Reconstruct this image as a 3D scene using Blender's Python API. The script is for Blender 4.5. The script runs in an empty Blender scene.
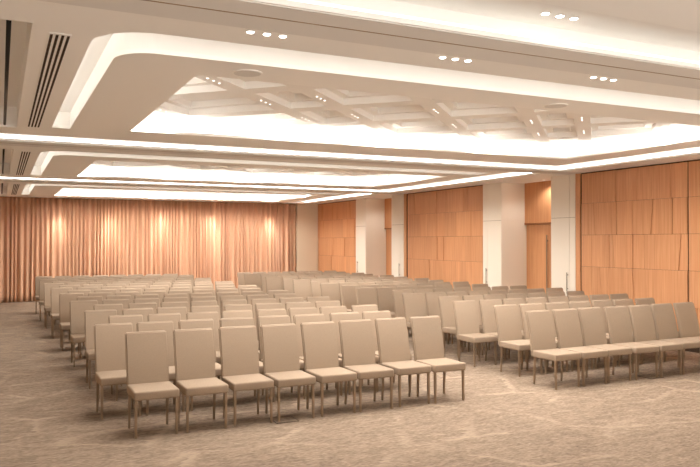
import bpy, bmesh, math, random
from mathutils import Vector, Matrix
from mathutils.geometry import tessellate_polygon
random.seed(7)
S = bpy.context.scene
C = S.collection

# ------------------------------------------------------------------ helpers
def lin(r, g, b):
    f = lambda c: (c/255/12.92) if c/255 <= 0.04045 else ((c/255+0.055)/1.055)**2.4
    return (f(r), f(g), f(b), 1)

def mat(name, col, rough=0.6, metal=0.0, spec=0.3):
    m = bpy.data.materials.new(name); m.use_nodes = True
    b = m.node_tree.nodes['Principled BSDF']
    b.inputs['Base Color'].default_value = col
    b.inputs['Roughness'].default_value = rough
    b.inputs['Metallic'].default_value = metal
    b.inputs['Specular IOR Level'].default_value = spec
    return m

def nodes(m):
    return m.node_tree.nodes, m.node_tree.links, m.node_tree.nodes['Principled BSDF']

def emit(name, col, strength):
    m = bpy.data.materials.new(name); m.use_nodes = True
    n = m.node_tree.nodes; n.clear()
    e = n.new('ShaderNodeEmission'); o = n.new('ShaderNodeOutputMaterial')
    e.inputs[0].default_value = col; e.inputs[1].default_value = strength
    m.node_tree.links.new(e.outputs[0], o.inputs[0])
    return m

def link(name, me, m=None, parent=None):
    o = bpy.data.objects.new(name, me); C.objects.link(o)
    if m and not me.materials: me.materials.append(m)
    if parent: o.parent = parent
    return o

def obj(name, bm, m, parent=None, smooth=False):
    bmesh.ops.recalc_face_normals(bm, faces=bm.faces)
    me = bpy.data.meshes.new(name); bm.to_mesh(me); bm.free()
    if smooth:
        for p in me.polygons: p.use_smooth = True
    return link(name, me, m, parent)

def empty(name, loc, rz=0):
    o = bpy.data.objects.new(name, None); C.objects.link(o)
    o.empty_display_size = 0.1; o.location = loc; o.rotation_euler = (0, 0, rz); return o

def tag(o, label, cat, group=None):
    o['label'] = label; o['category'] = cat
    if group: o['group'] = group
    return o

def struct(o):
    o['kind'] = 'structure'; return o

def box(bm, x0, x1, y0, y1, z0, z1):
    vs = [bm.verts.new(p) for p in ((x0,y0,z0),(x1,y0,z0),(x1,y1,z0),(x0,y1,z0),(x0,y0,z1),(x1,y0,z1),(x1,y1,z1),(x0,y1,z1))]
    for f in ((0,3,2,1),(4,5,6,7),(0,1,5,4),(1,2,6,5),(2,3,7,6),(3,0,4,7)): bm.faces.new([vs[i] for i in f])
    return vs

def prism(bm, poly, z0, z1):
    a = [bm.verts.new((x, y, z0)) for x, y in poly]; b = [bm.verts.new((x, y, z1)) for x, y in poly]
    bm.faces.new(a[::-1]); bm.faces.new(b); n = len(a)
    for i in range(n): bm.faces.new((a[i], a[(i+1) % n], b[(i+1) % n], b[i]))

def ribbon(bm, path, z0, z1, closed=False):
    a = [bm.verts.new((x, y, z0)) for x, y in path]; b = [bm.verts.new((x, y, z1)) for x, y in path]
    n = len(path)
    for i in range(n if closed else n-1):
        j = (i+1) % n; bm.faces.new((a[i], a[j], b[j], b[i]))

def tube(bm, p0, p1, r, seg=12):
    p0, p1 = Vector(p0), Vector(p1); d = (p1-p0).normalized()
    u = d.orthogonal().normalized(); v = d.cross(u)
    ring = [[bm.verts.new(p + r*(math.cos(2*math.pi*i/seg)*u + math.sin(2*math.pi*i/seg)*v)) for i in range(seg)] for p in (p0, p1)]
    for i in range(seg):
        j = (i+1) % seg; bm.faces.new((ring[0][i], ring[0][j], ring[1][j], ring[1][i]))
    bm.faces.new(ring[0][::-1]); bm.faces.new(ring[1])

def slab_with_holes(name, outer, holes, z0, z1, m, parent=None):
    cu = bpy.data.curves.new(name, 'CURVE'); cu.dimensions = '2D'; cu.fill_mode = 'BOTH'; cu.extrude = (z1-z0)/2
    for pts in [outer]+holes:
        sp = cu.splines.new('POLY'); sp.points.add(len(pts)-1); sp.use_cyclic_u = True
        for p, q in zip(sp.points, pts): p.co = (q[0], q[1], 0, 1)
    tmp = bpy.data.objects.new('tmp', cu); C.objects.link(tmp)
    dg = bpy.context.evaluated_depsgraph_get()
    me = bpy.data.meshes.new_from_object(tmp.evaluated_get(dg))
    bpy.data.objects.remove(tmp); bpy.data.curves.remove(cu)
    me.name = name; me.transform(Matrix.Translation((0, 0, (z0+z1)/2))); me.materials.clear()
    return link(name, me, m, parent)

def arc(cx, cy, r, a0, a1, n=10):
    return [(cx + r*math.cos(math.radians(a0+(a1-a0)*i/n)), cy + r*math.sin(math.radians(a0+(a1-a0)*i/n))) for i in range(n+1)]

ORD = ['', 'first', 'second', 'third', 'fourth', 'fifth', 'sixth', 'seventh', 'eighth', 'ninth', 'tenth', 'eleventh',
       'twelfth', 'thirteenth', 'fourteenth', 'fifteenth', 'sixteenth']

# ------------------------------------------------------------------ layout constants (metres; camera stands at x=0, y=0)
H = 3.30                      # ceiling soffit
D = 25.10                     # far wall
W = 10.70                     # right wall
XL, YB = -2.4, -3.4           # left wall, back wall
P = 7.05                      # bay period

# ------------------------------------------------------------------ materials
LED, PW, RIB, FILL_ABOVE = 9, 15, 47, .2
FILL_BELOW = 3.5  # strength of the added world fill from below the horizon
LCOL = (1.0, .962, .905, 1)
M = {}
M['paint'] = mat('warm_white_paint', (.92,.90,.865,1), 0.75, spec=0.15)
M['coffer'] = mat('coffer_paint', (.88,.86,.83,1), 0.7, spec=0.15)
M['pillar'] = mat('pillar_cream', lin(232, 221, 205), 0.55, spec=0.25)
M['wall'] = mat('wall_beige', lin(208, 190, 166), 0.7, spec=0.2)
M['gap'] = mat('dark_gap', lin(52, 34, 22), 0.8)
M['seam'] = mat('seam_brown', lin(150, 128, 104), 0.8)
M['black'] = mat('matte_black', lin(22, 19, 17), 0.45)
M['leg'] = mat('champagne_metal', lin(150, 128, 106), 0.4, 0.6, 0.4)
M['steel'] = mat('brushed_steel', lin(150, 138, 122), 0.35, 0.8)
M['led'] = emit('led_diffuser', LCOL, LED)
M['led_soft'] = emit('led_diffuser_soft', LCOL, LED*.33)
M['led_dim'] = emit('led_diffuser_dim', LCOL, 1.5)
M['led_coffer'] = emit('led_diffuser_coffer', LCOL, LED*.75)
M['rib_lens'] = emit('rib_lens', (1, .95, .87, 1), 2.2)
M['beam'] = mat('beam_paint', (.77, .75, .72, 1), 0.75, spec=0.15)
M['lamp'] = emit('lamp_lens', (1.0, 0.93, 0.82, 1), 12)
M['rim'] = mat('bronze_rim', lin(66, 50, 38), .5)
M['lintel'] = mat('lintel_brown', lin(150, 98, 62), .6)
M['speaker'] = mat('speaker_grille', (.72,.70,.67,1), 0.8)

def fabric():
    m = mat('beige_fabric', lin(176, 151, 126), 0.85, spec=0.15)
    n, l, b = nodes(m)
    tc = n.new('ShaderNodeTexCoord'); mp = n.new('ShaderNodeMapping'); mp.inputs['Scale'].default_value = (60, 60, 420)
    no = n.new('ShaderNodeTexNoise'); no.inputs['Scale'].default_value = 1; no.inputs['Detail'].default_value = 3
    cr = n.new('ShaderNodeValToRGB'); cr.color_ramp.elements[0].color = lin(150, 131, 113); cr.color_ramp.elements[1].color = lin(160, 141, 121)
    cr.color_ramp.elements[0].position = .3; cr.color_ramp.elements[1].position = .7
    bp = n.new('ShaderNodeBump'); bp.inputs['Strength'].default_value = .15; bp.inputs['Distance'].default_value = .002
    l.new(tc.outputs['Object'], mp.inputs[0]); l.new(mp.outputs[0], no.inputs['Vector']); l.new(no.outputs[0], cr.inputs[0])
    oi = n.new('ShaderNodeObjectInfo'); hs = n.new('ShaderNodeHueSaturation'); mr = n.new('ShaderNodeMapRange')
    mr.inputs[3].default_value = .95; mr.inputs[4].default_value = 1.05
    l.new(oi.outputs['Random'], mr.inputs[0]); l.new(mr.outputs[0], hs.inputs['Value']); l.new(cr.outputs[0], hs.inputs['Color'])
    l.new(hs.outputs[0], b.inputs['Base Color']); l.new(no.outputs[0], bp.inputs['Height']); l.new(bp.outputs[0], b.inputs['Normal'])
    return m
M['fabric'] = fabric()

def wood(name, c0, c1, c2):
    m = mat(name, c1, 0.42, spec=0.3)
    n, l, b = nodes(m)
    tc = n.new('ShaderNodeTexCoord'); ge = n.new('ShaderNodeNewGeometry')
    ad = n.new('ShaderNodeVectorMath'); ad.operation = 'MULTIPLY_ADD'
    cb = n.new('ShaderNodeCombineXYZ')
    for i in range(3): l.new(ge.outputs['Random Per Island'], cb.inputs[i])
    ad.inputs[1].default_value = (7, 31, 17); l.new(cb.outputs[0], ad.inputs[0]); l.new(tc.outputs['Object'], ad.inputs[2])
    mp = n.new('ShaderNodeMapping'); mp.inputs['Scale'].default_value = (1, 22, 0.7)
    no = n.new('ShaderNodeTexNoise'); no.inputs['Scale'].default_value = 1.4; no.inputs['Detail'].default_value = 5; no.inputs['Distortion'].default_value = .5
    l.new(ad.outputs[0], mp.inputs[0]); l.new(mp.outputs[0], no.inputs['Vector'])
    cr = n.new('ShaderNodeValToRGB'); e = cr.color_ramp.elements
    e[0].position = .28; e[0].color = c0; e[1].position = .75; e[1].color = c2
    x = e.new(.52); x.color = c1
    l.new(no.outputs[0], cr.inputs[0])
    hs = n.new('ShaderNodeHueSaturation'); mr = n.new('ShaderNodeMapRange')
    mr.inputs[3].default_value = .93; mr.inputs[4].default_value = 1.06
    l.new(ge.outputs['Random Per Island'], mr.inputs[0]); l.new(mr.outputs[0], hs.inputs['Value']); l.new(cr.outputs[0], hs.inputs['Color'])
    l.new(hs.outputs[0], b.inputs['Base Color'])
    return m
M['wood'] = wood('oak_panel', lin(190, 134, 94), lin(201, 145, 103), lin(210, 157, 115))
M['door_wood'] = wood('oak_door', lin(200, 140, 96), lin(208, 151, 106), lin(216, 161, 116))

def carpet():
    m = mat('carpet', lin(170, 138, 112), 0.95, spec=0.05)
    n, l, b = nodes(m)
    tc = n.new('ShaderNodeTexCoord')
    def noise(sc, detail, dist=0, rz=0):
        mp = n.new('ShaderNodeMapping'); mp.inputs['Scale'].default_value = sc; mp.inputs['Rotation'].default_value = (0, 0, rz)
        no = n.new('ShaderNodeTexNoise'); no.inputs['Scale'].default_value = 1; no.inputs['Detail'].default_value = detail; no.inputs['Distortion'].default_value = dist
        l.new(tc.outputs['Object'], mp.inputs[0]); l.new(mp.outputs[0], no.inputs['Vector']); return no
    def mixc(a, bb, fac, mode='MIX'):
        mx = n.new('ShaderNodeMix'); mx.data_type = 'RGBA'; mx.blend_type = mode
        if hasattr(a, 'is_output'): l.new(a, mx.inputs[6])
        else: mx.inputs[6].default_value = a
        if hasattr(bb, 'is_output'): l.new(bb, mx.inputs[7])
        else: mx.inputs[7].default_value = bb
        if hasattr(fac, 'is_output'): l.new(fac, mx.inputs[0])
        else: mx.inputs[0].default_value = fac
        return mx.outputs[2]
    def ramp(src, p0, p1, c0=(0,0,0,1), c1=(1,1,1,1)):
        cr = n.new('ShaderNodeValToRGB'); cr.color_ramp.elements[0].position = p0; cr.color_ramp.elements[1].position = p1
        cr.color_ramp.elements[0].color = c0; cr.color_ramp.elements[1].color = c1; l.new(src, cr.inputs[0]); return cr.outputs[0]
    streak = noise((4.2, 13, 1), 9, 1.2); patch = noise((.9, 1.3, 1), 3, .4); fine = noise((20, 55, 1), 5, .4)
    col = ramp(streak.outputs[0], .38, .62, lin(112, 95, 81), lin(158, 139, 121))
    col = mixc(col, ramp(patch.outputs[0], .35, .65, lin(116, 99, 84), lin(152, 134, 115)), .3)
    col = mixc(col, ramp(fine.outputs[0], .3, .7, lin(82, 69, 58), lin(172, 152, 133)), .45)
    # pale irregular polygon lines woven in the carpet
    mp = n.new('ShaderNodeMapping'); mp.inputs['Scale'].default_value = (.75, 1.05, 1); mp.inputs['Rotation'].default_value = (0, 0, .35)
    vo = n.new('ShaderNodeTexVoronoi'); vo.feature = 'DISTANCE_TO_EDGE'; vo.inputs['Scale'].default_value = 1
    wob = n.new('ShaderNodeVectorMath'); wob.operation = 'MULTIPLY_ADD'; wob.inputs[1].default_value = (.2, .2, 0)
    l.new(tc.outputs['Object'], mp.inputs[0]); l.new(streak.outputs[1], wob.inputs[0]); l.new(mp.outputs[0], wob.inputs[2]); l.new(wob.outputs[0], vo.inputs['Vector'])
    line = ramp(vo.outputs[0], .012, .04, (1,1,1,1), (0,0,0,1))
    brk = ramp(noise((1.6, 1.6, 1), 2).outputs[0], .42, .6)
    mm = n.new('ShaderNodeMath'); mm.operation = 'MULTIPLY'; l.new(line, mm.inputs[0]); l.new(brk, mm.inputs[1])
    m2 = n.new('ShaderNodeMath'); m2.operation = 'MULTIPLY'; m2.inputs[1].default_value = .42; l.new(mm.outputs[0], m2.inputs[0])
    col = mixc(col, lin(180, 160, 139), m2.outputs[0])
    l.new(col, b.inputs['Base Color'])
    bp = n.new('ShaderNodeBump'); bp.inputs['Strength'].default_value = .12; bp.inputs['Distance'].default_value = .004
    l.new(fine.outputs[0], bp.inputs['Height']); l.new(bp.outputs[0], b.inputs['Normal'])
    return m
M['carpet'] = carpet()

def curtain_mat():
    m = mat('curtain_cloth', lin(190, 132, 98), 0.8, spec=0.2)
    n, l, b = nodes(m)
    tc = n.new('ShaderNodeTexCoord'); mp = n.new('ShaderNodeMapping'); mp.inputs['Scale'].default_value = (9, 1, .25)
    no = n.new('ShaderNodeTexNoise'); no.inputs['Scale'].default_value = 1; no.inputs['Detail'].default_value = 4
    cr = n.new('ShaderNodeValToRGB'); e = cr.color_ramp.elements
    e[0].position = .3; e[0].color = lin(182, 140, 112); e[1].position = .7; e[1].color = lin(208, 166, 136)
    l.new(tc.outputs['Object'], mp.inputs[0]); l.new(mp.outputs[0], no.inputs['Vector']); l.new(no.outputs[0], cr.inputs[0]); l.new(cr.outputs[0], b.inputs['Base Color'])
    return m
M['curtain'] = curtain_mat()

# ------------------------------------------------------------------ floor and plain walls
bm = bmesh.new(); box(bm, XL, 12.2, YB, D+.2, -.1, 0); struct(obj('floor', bm, M['carpet']))
bm = bmesh.new(); box(bm, XL, 12.2, D, D+.2, 0, H+.6); struct(obj('wall_far', bm, M['wall']))
bm = bmesh.new(); box(bm, XL-.2, XL, YB, D+.2, 0, H+.6); struct(obj('wall_left', bm, M['wall']))
bm = bmesh.new(); box(bm, XL, -1.6, YB-.2, YB, 0, H+.6); box(bm, 10.2, 12.2, YB-.2, YB, 0, H+.6); box(bm, -1.6, 10.2, YB-.2, YB, 3.0, H+.6)
struct(obj('wall_back', bm, M['wall']))            # opening added behind the camera to let in fill light

# ------------------------------------------------------------------ ceiling
T = .035                      # soffit plate thickness = cove lip height
RZ = 3.50                     # recess ceiling inside the coves
LZ = 3.55                     # underside of the diagonal lattice
holes, coves = [], []
BAYS = (-1, 0, 1, 2)
slabparts = []
def opening(k):
    y = P*k
    return (1.48, 8.68, 6.0+y, (9.42 if k < 2 else 9.85)+y)
ceil_root = None
slots = []
for k in BAYS:
    y = P*k
    outer = [(9.05, 4.92+y)] + arc(.565+.42, 4.92+.42+y, .42, 270, 180) + [(.565, 9.55+y)]
    inner = [(.775, 9.55+y)] + arc(.775+.3, 5.45+.3+y, .3, 180, 270) + [(9.05, 5.45+y)]
    slots.append((k, outer, inner)); holes.append(outer+inner)
    x0, x1, y0, y1 = opening(k)
    holes.append([(x0, y0), (x1, y0), (x1, y1), (x0, y1)])
    if k < 2:
        holes.append([(XL+.25, 10.35+y), (9.30, 10.35+y), (9.30, 4.30+y), (10.04, 4.30+y), (10.04, 11.05+y), (XL+.25, 11.05+y)])
    else:
        holes.append([(9.30, 4.30+y), (10.04, 4.30+y), (10.04, 10.4+y), (9.30, 10.4+y)])
    holes.append([(-.30, 5.03+y), (.18, 5.03+y), (.18, 9.75+y), (-.30, 9.75+y)])
ceiling = struct(slab_with_holes('ceiling', [(XL, YB), (12.2, YB), (12.2, D), (XL, D)], holes, H, H+T, M['paint']))

bm = bmesh.new()              # recess chambers above the soffit plate
led = {}                      # (bay, kind) -> bmesh of the light strip
for k, outer, inner in slots:
    y = P*k
    # curved slot round the near and left sides of each coffer
    off = [(9.05, 4.76+y)] + arc(.565+.42, 4.92+.42+y, .58, 270, 180) + [(.405, 9.55+y)]
    ribbon(bm, off, H+T, RZ); ribbon(bm, inner, H+T, RZ)
    ribbon(bm, [inner[-1], off[0]], H+T, RZ); ribbon(bm, [off[-1], inner[0]], H+T, RZ)
    n = len(off)
    for i in range(n-1):
        q = [off[i], off[i+1], inner[n-2-i], inner[n-1-i]]
        bm.faces.new([bm.verts.new((a, b, RZ)) for a, b in q])
    lb = bmesh.new()
    s0 = [(9.0, 4.80+y)] + arc(.985, 5.34+y, .54, 270, 180) + [(.445, 9.5+y)]
    s1 = [(9.0, 4.83+y)] + arc(.985, 5.34+y, .51, 270, 180) + [(.475, 9.5+y)]
    for i in range(len(s0)-1): prism(lb, [s0[i], s1[i], s1[i+1], s0[i+1]], H+T+.05, H+T+.075)
    led[(k, 'slot')] = lb
    # straight cove along the far and right sides
    if k < 2:
        a = [(XL+.1, 10.35+y), (9.30, 10.35+y), (9.30, 4.30+y)]
        b = [(XL+.1, 11.22+y), (10.21, 11.22+y), (10.21, 4.30+y)]
        ribbon(bm, a, H+T, RZ); ribbon(bm, b, H+T, RZ); ribbon(bm, [a[2], b[2]], H+T, RZ); ribbon(bm, [a[0], b[0]], H+T, RZ)
        for q in ([(XL+.1, 10.35+y), (10.21, 10.35+y), (10.21, 11.22+y), (XL+.1, 11.22+y)], [(9.30, 4.30+y), (10.21, 4.30+y), (10.21, 10.35+y), (9.30, 10.35+y)]):
            bm.faces.new([bm.verts.new((p[0], p[1], RZ)) for p in q])
        lb = bmesh.new()
        box(lb, XL+.27, 10.15, 11.056+y, 11.068+y, H+T+.001, H+T+.02)
        box(lb, 10.046, 10.058, 4.35+y, 11.04+y, H+T+.001, H+T+.02)
    else:
        a = [(9.30, 10.4+y), (9.30, 4.30+y), (10.21, 4.30+y), (10.21, 10.4+y)]
        ribbon(bm, a, H+T, RZ, True); bm.faces.new([bm.verts.new((p[0], p[1], RZ)) for p in a])
        lb = bmesh.new(); box(lb, 10.046, 10.058, 4.35+y, 10.35+y, H+T+.001, H+T+.02)
    led[(k, 'cove')] = lb
    # chamber round the coffer opening
    x0, x1, y0, y1 = opening(k)
    e = .26
    ribbon(bm, [(x0-e, y0-e), (x1+e, y0-e), (x1+e, y1+e), (x0-e, y1+e)], H+T, LZ+.2, True)
    lb = bmesh.new(); i = .12
    box(lb, x0-i, x1+i, y1+i-.03, y1+i, H+T+.001, H+T+.016); box(lb, x0-i, x1+i, y0-i, y0-i+.03, H+T+.001, H+T+.016)
    box(lb, x0-i, x0-i+.03, y0-i+.031, y1+i-.031, H+T+.001, H+T+.016); box(lb, x1+i-.03, x1+i, y0-i+.031, y1+i-.031, H+T+.001, H+T+.016)
    led[(k, 'opening')] = lb
    # trough at the left
    q = [(-.30, 5.03+y), (.18, 5.03+y), (.18, 9.75+y), (-.30, 9.75+y)]
    ribbon(bm, q, H+T, H+.25, True); bm.faces.new([bm.verts.new((p[0], p[1], H+.25)) for p in q])
rec = obj('cove_recess', bm, M['coffer'], ceiling)
for (k, kind), lb in led.items():
    obj('light_strip', lb, M['led_soft'] if kind == 'slot' else M['led_coffer'] if kind == 'opening' else (M['led_dim'] if (k, kind) == (-1, 'cove') else M['led']), ceiling)

# beam bands with the partition track seam
bm = bmesh.new()
for k in (-1, 0, 1, 2): box(bm, XL, 10.69, 4.02+P*(k), 4.53+P*(k), H-.005, H-.0005)
obj('beam_band', bm, M['beam'], ceiling)
bm = bmesh.new()
for k in (-1, 0, 1, 2): box(bm, XL, 10.69, 4.242+P*(k), 4.258+P*(k), H-.0065, H-.0051)
obj('track_seam', bm, M['seam'], ceiling)

# diagonal lattice of each coffer
R2 = math.sqrt(.5)
UB = [-7.3, -6.25, -5.18, -3.73, -3.03, -1.95, -.88, -.22, .85, 1.9]
VB = [3.45+1.22*i for i in range(10)]
def uv(u, v): return ((u+v)*R2, (v-u)*R2)
def clip(poly, x0, x1, y0, y1):
    for ax, val, sg in ((0, x0, 1), (0, x1, -1), (1, y0, 1), (1, y1, -1)):
        out = []
        for i in range(len(poly)):
            p, q = poly[i], poly[(i+1) % len(poly)]
            ip, iq = sg*(p[ax]-val) >= 0, sg*(q[ax]-val) >= 0
            if ip: out.append(p)
            if ip != iq:
                t = (val-p[ax])/(q[ax]-p[ax]); out.append((p[0]+t*(q[0]-p[0]), p[1]+t*(q[1]-p[1])))
        poly = out
        if len(poly) < 3: return []
    return poly
lamp_spots = []
for k in BAYS:
    x0, x1, y0, y1 = opening(k); e = .255
    bnd = (x0-e, x1+e, y0-e-P*k, y1+e-P*k)
    bm = bmesh.new()
    w = .105
    def put(poly, z0, z1):
        q = clip(poly, *bnd)
        if len(q) >= 3: prism(bm, [(a, b+P*k) for a, b in q], z0, z1)
    put([(bnd[0], bnd[2]), (bnd[1], bnd[2]), (bnd[1], bnd[3]), (bnd[0], bnd[3])], LZ+.16, LZ+.2)
    for u in UB: put([uv(u-w, 2), uv(u+w, 2), uv(u+w, 15), uv(u-w, 15)], LZ, LZ+.159)
    for a, b in zip(UB[:-1], UB[1:]):
        for v in VB:
            put([uv(a+w, v-.12), uv(b-w, v-.12), uv(b-w, v+.12), uv(a+w, v+.12)], LZ+.0005, LZ+.159)
        for v0, v1 in zip(VB[:-1], VB[1:]):           # raised tray step inside every cell
            a0, a1, c0, c1, t = a+w, b-w, v0+.12, v1-.12, .10
            for q in ((a0, a1, c0, c0+t), (a0, a1, c1-t, c1), (a0, a0+t, c0+t, c1-t), (a1-t, a1, c0+t, c1-t)):
                put([uv(q[0], q[2]), uv(q[1], q[2]), uv(q[1], q[3]), uv(q[0], q[3])], LZ+.08, LZ+.159)
    obj('diagonal_lattice', bm, M['coffer'], ceiling)
    for u in UB:
        for v0, v1 in zip(VB[:-1], VB[1:]):
            p = uv(u, (v0+v1)/2)
            if bnd[0]+.2 < p[0] < bnd[1]-.2 and bnd[2]+.2 < p[1] < bnd[3]-.2: lamp_spots.append((k, u, p[0], p[1]+P*k))
# black rail hanging in the trough
for k in (0, 1, 2):
    y = P*k
    r = empty('track_rail', (.045, 5.05+y, H+.03))
    bm = bmesh.new(); tube(bm, (0, .02, 0), (0, 4.66, 0), .016); obj('rail', bm, M['black'], r, True)
    bm = bmesh.new(); tube(bm, (0, -.0, 0), (0, .02, 0), .024, 16); obj('end_cap', bm, M['black'], r)
    for yy in (.4, 2.3, 4.2):
        bm = bmesh.new(); tube(bm, (0, yy, .02), (0, yy, .22), .007, 8); obj('hanger', bm, M['black'], r)
    tag(r, ['black rail in the ceiling trough nearest the camera at top left', 'black rail in the second ceiling trough beyond the near light cove',
            'black rail in the farthest ceiling trough next to the curtain'][k], 'rail', 'ceiling trough rails')

# slot vents
for k in (0, 1, 2):
    y = P*k
    r = empty('slot_vent', (.36, 7.4+y, H))
    bm = bmesh.new(); box(bm, -.07, .07, -2.2, 2.2, -.004, -.0005); obj('vent_frame', bm, M['paint'], r)
    for i in range(4):
        bm = bmesh.new(); xx = -.054+.036*i; box(bm, xx-.009, xx+.009, -2.17, 2.17, -.006, -.0045); obj('slot', bm, M['gap'], r)
    tag(r, ['long four-slot air vent in the nearest ceiling bay at upper left', 'four-slot air vent in the second ceiling bay at left',
            'small four-slot air vent in the far ceiling bay above the curtain'][k], 'air vent', 'slot vents')

# downlight trios
def trio(x, y, z, along, r, label, group, light=True, power=60, name='recessed_downlight', sp=.115, lens='lamp'):
    t = empty(name, (x, y, z))
    for i in (-1, 0, 1):
        cx, cy = along[0]*sp*i, along[1]*sp*i
        bm = bmesh.new(); tube(bm, (cx, cy, -.006), (cx, cy, -.001), r*1.3, 16); obj('trim_ring', bm, M['coffer'], t)
        bm = bmesh.new(); tube(bm, (cx, cy, -.0085), (cx, cy, -.0062), r, 16); obj('lens', bm, M[lens], t)
    tag(t, label, 'downlight', group)
    if light: spot('downlight_or_fill_beam', (x, y, z-.02), power, 100, .7)
    return t
def spot(name, loc, power, angle, blend, target=None, col=LCOL[:3]):
    d = bpy.data.lights.new(name, 'SPOT'); d.energy = power; d.spot_size = math.radians(angle); d.spot_blend = blend
    d.shadow_soft_size = .09; d.color = col
    o = bpy.data.objects.new(name, d); C.objects.link(o); o.location = loc
    if target: o.rotation_euler = (Vector(target)-Vector(loc)).to_track_quat('-Z', 'Y').to_euler()
    return o
for j in range(6):
    x = 1.61+1.52*j
    if j < 3:
        trio(x, 4.60, H, (1, 0), .023, '%s of the three-lamp downlights in a row beside the nearest ceiling beam' % ('leftmost', 'middle one', 'rightmost')[j],
             'downlights along the ceiling beam', power=PW)
    else: spot('downlight_or_fill_beam', (x, 4.6, H-.02), PW, 100, .7)
trio(3.56, 3.93, RZ, (1, 0), .026, 'three-lamp downlight at the top of the photo above the nearest light cove', None, light=False, sp=.13)
for k in (-1, 1, 2):
    for j in range(6):
        spot('downlight_or_fill_beam', (1.61+1.52*j, 4.6+P*k, H-.02), PW*(.25 if k < 0 else 1), 100, .7)  # added spots with no fixtures, lighting the other bays
cnt = {}
ORDB = ORD+['seventeenth', 'eighteenth', 'nineteenth', 'twentieth']+['twenty-'+o for o in ORD[1:10]]
for (k, u, x, y) in sorted(lamp_spots, key=lambda q: (q[0], q[2]/q[3])):        # left to right as seen from the doorway
    spot('rib_beam', (x, y, LZ-.03), RIB*(.12 if k < 0 else 1), 164, .3)
    if k < 0 or y < P*k+(7.12, 7.9, 8.2)[k]: continue
    cnt[k] = cnt.get(k, 0)+1
    trio(x, y, LZ, (R2, R2), .011, '%s three-spot lamp from the left on the diagonal ribs of the %s ceiling coffer' % (ORDB[cnt[k]], ('nearest', 'second', 'farthest')[k]),
         'lamps on the ribs of the %s coffer' % ('nearest', 'second', 'farthest')[k], light=False, name='rib_downlight', sp=.12, lens='rib_lens')

# round ceiling speakers
for k in (0,):
    for j, x in enumerate((1.84, 5.14)):
        s = empty('ceiling_speaker', (x, 5.74+P*k, H))
        bm = bmesh.new(); tube(bm, (0, 0, -.006), (0, 0, -.0005), .125, 32); obj('bezel', bm, M['paint'], s)
        bm = bmesh.new(); tube(bm, (0, 0, -.009), (0, 0, -.0065), .112, 32); obj('grille', bm, M['speaker'], s)
        tag(s, 'round flush ceiling speaker on the %s coffer border, %s' % (['near', 'second'][k], ['left one above the left chairs', 'right one toward the wood panels'][j]), 'speaker', 'ceiling speakers')

# ------------------------------------------------------------------ far wall: curtain and end pier
x, pts = XL+.02, []
rnd = random.Random(3)
while x < 9.87:
    wv = rnd.choice((.09, .11, .13, .16, .2)); a = rnd.uniform(.11, .18)
    pts.append((x, wv, a, rnd.uniform(-.03, .03), rnd.uniform(.85, 1.15))); x += wv
bm = bmesh.new(); NZ = 14; cols = []
for (x, wv, a, sh, fl) in pts:
    for i in range(8):
        t = i/8
        col = []
        for j in range(NZ+1):
            z = j/NZ; lower = (1-z)
            amp = a*(.75+.35*lower*fl)
            yy = 24.93 - amp*(.5-.5*math.cos(2*math.pi*t))**.8
            xx = x + wv*t + sh*lower*math.sin(math.pi*t)
            col.append(bm.verts.new((min(xx, 9.868), yy, .012 + z*(H-.016))))
        cols.append(col)
for a, b in zip(cols[:-1], cols[1:]):
    for j in range(NZ): bm.faces.new((a[j], b[j], b[j+1], a[j+1]))
cur = obj('curtain', bm, M['curtain'], None, True)
sol = cur.modifiers.new('thick', 'SOLIDIFY'); sol.thickness = .004
tag(cur, 'floor-to-ceiling copper-brown pleated curtain across the far wall', 'curtain')
bm = bmesh.new(); box(bm, 9.87, W, 24.80, D, 0, H); struct(obj('wall_far_pier', bm, M['wall']))
for j, x in enumerate((.15, 1.66, 3.25, 4.92, 6.62, 8.80)):
    if j > 0:
        t = empty('curtain_downlight', (x, 24.5, H))
        bm = bmesh.new(); tube(bm, (0, 0, -.006), (0, 0, -.001), .03, 16); obj('trim_ring', bm, M['coffer'], t)
        bm = bmesh.new(); tube(bm, (0, 0, -.0085), (0, 0, -.0062), .02, 16); obj('lens', bm, M['rib_lens'], t)
        tag(t, '%s from the left of the recessed lamps washing the far curtain' % ORD[j], 'downlight', 'curtain wash lamps')
        spot('curtain_beam', (x, 24.5, H-.02), 150, 54, .9, (x, 24.86, 1.3))

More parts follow.
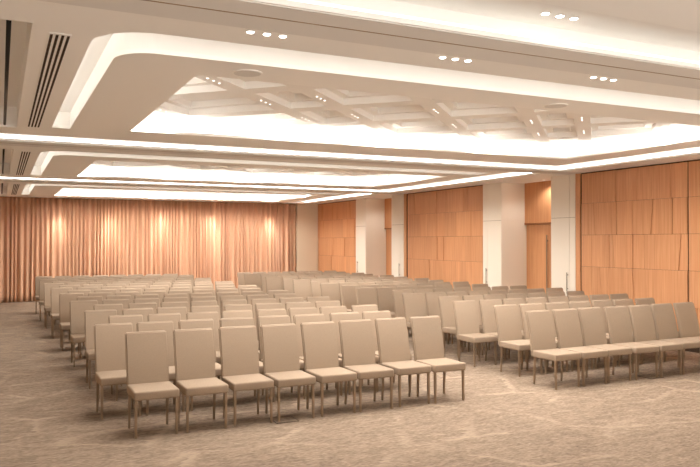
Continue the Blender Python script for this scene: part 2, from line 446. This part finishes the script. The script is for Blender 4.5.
# ------------------------------------------------------------------ right wall
def wood_section(name, y0, y1, seed, label, groove=None):
    r = random.Random(seed)
    root = empty(name, (W, (y0+y1)/2, 0))
    L = y1-y0; o0 = -L/2
    bm = bmesh.new(); box(bm, .03, .06, o0, o0+L, .0, H-.02); obj('backing_board', bm, M['gap'], root)
    rows = [(.11, .75), (.75, 1.39), (1.39, 2.03), (2.03, 2.67), (2.67, H-.02)]
    bm = bmesh.new(); g = .004
    cuts_fixed = [] if groove is None else [groove-(y0+y1)/2]
    for (za, zb) in rows:
        edges = [(o0, o0)]; y = o0
        brk = sorted(cuts_fixed+[o0+L])
        for endp in brk:
            while True:
                y2 = y + r.choice((.13, .19, .26, .34, .42, .5))
                if y2 > endp-.12: break
                sl = r.choice((0, 0, 0, 0, 0, .05, -.05))
                edges.append((y2, y2+sl)); y = y2
            edges.append((endp, endp)); y = endp
        for (a0, a1), (b0, b1) in zip(edges[:-1], edges[1:]):
            d = r.choice((0, 0, .009, .018))
            ga = .012 if (cuts_fixed and abs(a0-cuts_fixed[0]) < .001) else .0034
            gb = .012 if (cuts_fixed and abs(b0-cuts_fixed[0]) < .001) else .0034
            f = [(a0+ga, za+.0025), (b0-gb, za+.0025), (b1-gb, zb-.0025), (a1+ga, zb-.0025)]
            A = [bm.verts.new((d, p[0], p[1])) for p in f]; B = [bm.verts.new((.029, p[0], p[1])) for p in f]
            bm.faces.new(A); bm.faces.new(B[::-1])
            for i in range(4): bm.faces.new((A[i], B[i], B[(i+1) % 4], A[(i+1) % 4]))
    obj('veneer_panel', bm, M['wood'], root)
    bm = bmesh.new(); box(bm, .01, .06, o0, o0+L, H-.019, H-.001); obj('shadow_gap', bm, M['gap'], root)
    bm = bmesh.new(); box(bm, .004, .0299, o0+.004, o0+L-.004, .0, .106); obj('plinth', bm, M['rim'], root)
    tag(root, label, 'wall panel', 'wood wall sections')
    return root
wood_section('wood_wall_section', 7.40, 11.20, 11, 'orange-brown wood panelled wall section nearest the camera at the right edge', 8.67)
wood_section('wood_wall_section', 14.55, 18.19, 12, 'orange-brown wood panelled wall section between the two pairs of cream pillars')
wood_section('wood_wall_section', 21.61, 24.79, 15, 'orange-brown wood panelled wall section farthest away beside the curtain')
# solid wall behind, plus plain run behind the camera
bm = bmesh.new()
box(bm, W+.075, W+.2, 7.38, 11.24, 0, H); box(bm, W+.075, W+.2, 14.55, 18.19, 0, H); box(bm, W+.075, W+.2, 21.61, D, 0, H)
box(bm, W, W+.2, YB, 4.14, 0, H)
struct(obj('wall_right', bm, M['wall']))

def pier(y0, y1, name, ret=False, handle_y=None):
    """cream pier: panelled face toward the room; ret = deep return into the niche at its near side"""
    bm = bmesh.new()
    x1 = 11.55
    box(bm, W+.012, x1, y0, y1, 0, H)
    g = .004
    for (za, zb) in ((.02, 2.395), (2.403, H-.003)):
        ys = [y0, y1-.17, y1] if ret else [y0, y0+.16, y1]
        for a, b in zip(ys[:-1], ys[1:]): box(bm, W, W+.0119, a+(.0 if a == y0 else g), b-(.0 if b == y1 else g), za, zb)
        if ret: box(bm, W+.013, x1, y0-.012, y0-.0005, za, zb)
    o = struct(obj(name, bm, M['pillar']))
    bm = bmesh.new()
    box(bm, W+.008, W+.0115, y0+.01, y1-.01, 2.394, 2.404)
    yy = y1-.17 if ret else y0+.16
    box(bm, W+.008, W+.0115, yy-.005, yy+.005, .02, H-.003)
    obj('panel_joint', bm, M['seam'], o)
    if handle_y:
        h = struct(empty('door_handle', (0, 0, 0))); h.parent = o
        C.objects.unlink(h); bpy.data.objects.remove(h)
        bm = bmesh.new(); box(bm, W-.04, W-.028, handle_y-.008, handle_y+.008, .86, 1.25)
        box(bm, W-.028, W, handle_y-.006, handle_y+.006, .90, .92); box(bm, W-.028, W, handle_y-.006, handle_y+.006, 1.19, 1.21)
        obj('pull_handle', bm, M['steel'], o)
    return o
def niche(off, n):
    f0, f1 = 13.83+off, 14.54+off       # far pier
    n0, n1 = 11.38+off, 12.10+off       # near pier
    pier(f0, f1, 'pillar_%d' % (2*n-1), True, 14.38+off)
    pier(n0, n1, 'pillar_%d' % (2*n), False, 11.59+off)
    # jamb and stacking gap beside the near pier
    bm = bmesh.new(); box(bm, W+.012, W+.12, 11.25+off, n0-.001, 0, H-.002); struct(obj('trim_%d' % n, bm, M['door_wood']))
    bm = bmesh.new(); box(bm, W+.04, W+.14, 11.201+off, 11.249+off, 0, H-.002); struct(obj('trim_%d' % (n+2), bm, M['gap']))
    X = 11.40
    # back of the niche: upper panel, lintel shadow gap, double door
    bm = bmesh.new(); box(bm, X, X+.15, n1, f0-.013, 2.34, H); box(bm, X+.10, X+.15, n1, f0-.013, 0, 2.339); struct(obj('wall_niche_%d' % n, bm, M['door_wood']))
    bm = bmesh.new(); box(bm, X-.01, X+.10, n1+.001, f0-.014, 2.30, 2.339); struct(obj('trim_%d' % (n+4), bm, M['lintel']))
    mid = (n1+f0)/2
    for i, (a, b) in enumerate(((n1+.004, mid-.003), (mid+.003, f0-.018))):
        bm = bmesh.new(); box(bm, X+.05, X+.095, a, b, .01, 2.295)
        d = struct(obj('door_%d' % (2*n-1+i), bm, M['door_wood']))
        hy = mid-.09 if i == 0 else mid+.09
        bm = bmesh.new(); box(bm, X+.0, X+.018, hy-.014, hy+.014, .35, 2.05)
        for z in (.5, 1.9): box(bm, X+.018, X+.0499, hy-.008, hy+.008, z, z+.03)
        obj('pull_handle', bm, M['leg'], d)
    t = empty('niche_downlight', (W+.42, mid-.15, H))
    bm = bmesh.new(); tube(bm, (0, 0, -.006), (0, 0, -.001), .034, 16); obj('trim_ring', bm, M['coffer'], t)
    bm = bmesh.new(); tube(bm, (0, 0, -.0085), (0, 0, -.0062), .024, 16); obj('lens', bm, M['rib_lens'], t)
    tag(t, 'recessed lamp over the doors in the %s wall niche' % ('nearer' if n == 1 else 'farther'), 'downlight', 'niche lamps')
    spot('niche_beam', (W+.42, mid-.15, H-.02), 27, 150, .5, (W+.42, mid-.15, 0))
niche(0, 1); niche(7.05, 2)
# same niche nearer than the picture's right edge, plain
bm = bmesh.new(); box(bm, W, W+.2, 4.14, 7.38, 0, H); obj('pier_run', bm, M['pillar'], bpy.data.objects['wall_right'])

# ------------------------------------------------------------------ chairs
def rounded_box(bm, sx, sy, z0, z1, y0, r, crown=0):
    vs = box(bm, -sx/2, sx/2, y0, y0+sy, z0, z1)
    return vs

def seat_mesh():
    bm = bmesh.new()
    box(bm, -.219, .219, -.232, .215, .362, .450)
    bmesh.ops.bevel(bm, geom=list(bm.edges), offset=.02, segments=3, affect='EDGES', profile=.6)
    top = [f for f in bm.faces if f.normal.z > .99 and f.calc_area() > .05]
    bmesh.ops.recalc_face_normals(bm, faces=bm.faces)
    r = bmesh.ops.inset_individual(bm, faces=[f for f in bm.faces if f.calc_center_median().z > .45 and f.calc_area() > .08], thickness=.07)
    for f in bm.faces:
        if f.calc_center_median().z > .4515 and f.calc_area() > .03 and abs(f.calc_center_median().x) < .01 and len(f.verts) == 4:
            for v in f.verts: v.co.z += .010
            break
    return bm

def back_mesh():
    bm = bmesh.new()
    prof = [(.366, .206), (.46, .218), (.60, .240), (.76, .276), (.90, .318), (.955, .336)]   # (z, y of the front face)
    th = .052; rows = []
    wd = [.210, .212, .213, .214, .213, .211]
    for (z, y), w in zip(prof, wd):
        rows.append([bm.verts.new((-w, y, z)), bm.verts.new((w, y, z)), bm.verts.new((w, y+th, z+.004)), bm.verts.new((-w, y+th, z+.004))])
    for a, b in zip(rows[:-1], rows[1:]):
        for i in range(4): bm.faces.new((a[i], a[(i+1) % 4], b[(i+1) % 4], b[i]))
    bm.faces.new(rows[0][::-1]); bm.faces.new(rows[-1])
    bmesh.ops.recalc_face_normals(bm, faces=bm.faces)
    ed = [e for e in bm.edges if len(e.link_faces) == 2 and e.calc_face_angle(0) > .6]
    bmesh.ops.bevel(bm, geom=ed, offset=.012, segments=3, affect='EDGES')
    return bm

def leg_mesh(x, front):
    bm = bmesh.new()
    if front: top, bot = (x, -.195), (x, -.203)
    else: top, bot = (x, .195), (x, .215)
    a, b = .0145, .0115
    V = []
    for (cx, cy), h, z in ((bot, b, 0), (top, a, .369 if front else .375)):
        V.append([bm.verts.new((cx+sx*h, cy+sy*h, z)) for sx, sy in ((-1,-1),(1,-1),(1,1),(-1,1))])
    for i in range(4): bm.faces.new((V[0][i], V[0][(i+1) % 4], V[1][(i+1) % 4], V[1][i]))
    bm.faces.new(V[0][::-1]); bm.faces.new(V[1])
    bmesh.ops.bevel(bm, geom=list(bm.edges), offset=.003, segments=1, affect='EDGES')
    return bm

def mk(bm, name, m, smooth=True):
    bmesh.ops.recalc_face_normals(bm, faces=bm.faces)
    me = bpy.data.meshes.new(name); bm.to_mesh(me); bm.free()
    for p in me.polygons: p.use_smooth = smooth
    if smooth:
        try: me.set_sharp_from_angle(angle=math.radians(40))
        except Exception: pass
    me.materials.append(m); return me
MESH = [('seat', mk(seat_mesh(), 'seat', M['fabric'])), ('backrest', mk(back_mesh(), 'backrest', M['fabric'])),
        ('leg', mk(leg_mesh(-.196, True), 'front_leg', M['leg'], False)), ('leg', mk(leg_mesh(.196, True), 'front_leg', M['leg'], False)),
        ('leg', mk(leg_mesh(-.190, False), 'rear_leg', M['leg'], False)), ('leg', mk(leg_mesh(.190, False), 'rear_leg', M['leg'], False))]
rnd = random.Random(21)
NR = 16
XLEFT = [1.183, .965, 1.235, 1.04, 1.27, 1.00, 1.19, .97, 1.18, .94, 1.16, .90, 1.14, .88, 1.12, .86]
XRIGHT = [6.40, 6.56, 6.46, 6.76, 6.57, 6.86, 6.52, 6.62, 6.50, 6.66, 6.56, 6.64, 6.47, 6.64, 6.45, 6.52]
def rowname(r):
    return 'front row' if r == 1 else ('back row' if r == NR else ORD[r]+' row')
def chair(x, y, rz, label, group):
    t = empty('banquet_chair', (x, y, 0), rz)
    for nme, me in MESH: link(nme, me, None, t)
    tag(t, label, 'chair', group)
for r in range(1, NR+1):
    y = 7.37+.9*(r-1)
    xl = XLEFT[r-1]+.207
    for i in range(8):
        pos = 'leftmost' if i == 0 else ('rightmost' if i == 7 else ORD[i+1]+' from the left')
        chair(xl+.487*i+rnd.uniform(-.012, .012), y+rnd.uniform(-.015, .015)+.01*i*(r == 1)*.5, rnd.uniform(-.022, .022),
              'beige fabric chair, %s in the %s of the left block' % (pos, rowname(r)), 'chairs of the left block')
    xr = XRIGHT[r-1]+.205
    n = 8 if r in (3, 5) else 7
    for i in range(n):
        pos = 'leftmost' if i == 0 else ('rightmost' if i == n-1 else ORD[i+1]+' from the left')
        chair(xr+.477*i+rnd.uniform(-.012, .012), y+.02+rnd.uniform(-.015, .015), rnd.uniform(-.022, .022),
              'beige fabric chair, %s in the %s of the right block' % (pos, rowname(r)), 'chairs of the right block')

# ------------------------------------------------------------------ floor outlet boxes
for i, (x, y) in enumerate(((2.73, 7.235), (8.22, 7.28))):
    b = empty('floor_outlet_box', (x, y, 0), -.02)
    bm = bmesh.new(); w = .125
    for q in ((-w, w, -w, -w+.008), (-w, w, w-.008, w), (-w, -w+.008, -w+.008, w-.008), (w-.008, w, -w+.008, w-.008)): box(bm, *q, 0, .006)
    obj('rim', bm, M['rim'], b)
    bm = bmesh.new(); box(bm, -w+.0085, w-.0085, -w+.0085, w-.0085, 0, .004); obj('lid', bm, M['carpet'], b)
    tag(b, ['square floor box with dark rim under the front row of the left block', 'square floor box with dark rim under the front row of the right block'][i], 'floor box', 'floor boxes')

# ------------------------------------------------------------------ camera, world, colour
f = 720.894
Rm = ((0.8974, 0.0029, 0.4412), None)
def nrm(v): v = Vector(v); return v.normalized()
dy = nrm(((0-350)/f, (241.5-233.5)/f, 1)); dx = nrm(((1835-350)/f, (241.2-233.5)/f, 1)); dz = dx.cross(dy)
right = Vector((dx.x, dy.x, dz.x)); down = Vector((dx.y, dy.y, dz.y)); fwd = Vector((dx.z, dy.z, dz.z))
cam = bpy.data.cameras.new('camera'); co = bpy.data.objects.new('camera', cam); C.objects.link(co)
cam.sensor_fit = 'HORIZONTAL'; cam.sensor_width = 36; cam.lens = f/700*36; cam.clip_end = 100
mtx = Matrix((right, -down, -fwd)).transposed().to_4x4(); mtx.translation = (0, 0, 1.9)
co.matrix_world = mtx
S.camera = co

wd = bpy.data.worlds.new('world'); S.world = wd; wd.use_nodes = True
wn, wl = wd.node_tree.nodes, wd.node_tree.links
# added fill light, strongest below the horizon, let in through the open back
tcw = wn.new('ShaderNodeTexCoord'); sep = wn.new('ShaderNodeSeparateXYZ'); mrw = wn.new('ShaderNodeMapRange')
wl.new(tcw.outputs['Generated'], sep.inputs[0]); wl.new(sep.outputs['Z'], mrw.inputs[0])
mrw.inputs[1].default_value = -.05; mrw.inputs[2].default_value = .05; mrw.inputs[3].default_value = FILL_BELOW; mrw.inputs[4].default_value = FILL_ABOVE
wn['Background'].inputs[0].default_value = LCOL; wl.new(mrw.outputs[0], wn['Background'].inputs[1])
S.view_settings.view_transform = 'Standard'; S.view_settings.look = 'None'; S.view_settings.gamma = 1
S.view_settings.use_curve_mapping = False
S.view_settings.exposure = 0.87
S.cycles.use_denoising = True
S.cycles.max_bounces = 10; S.cycles.diffuse_bounces = 8
S.cycles.sample_clamp_indirect = 4
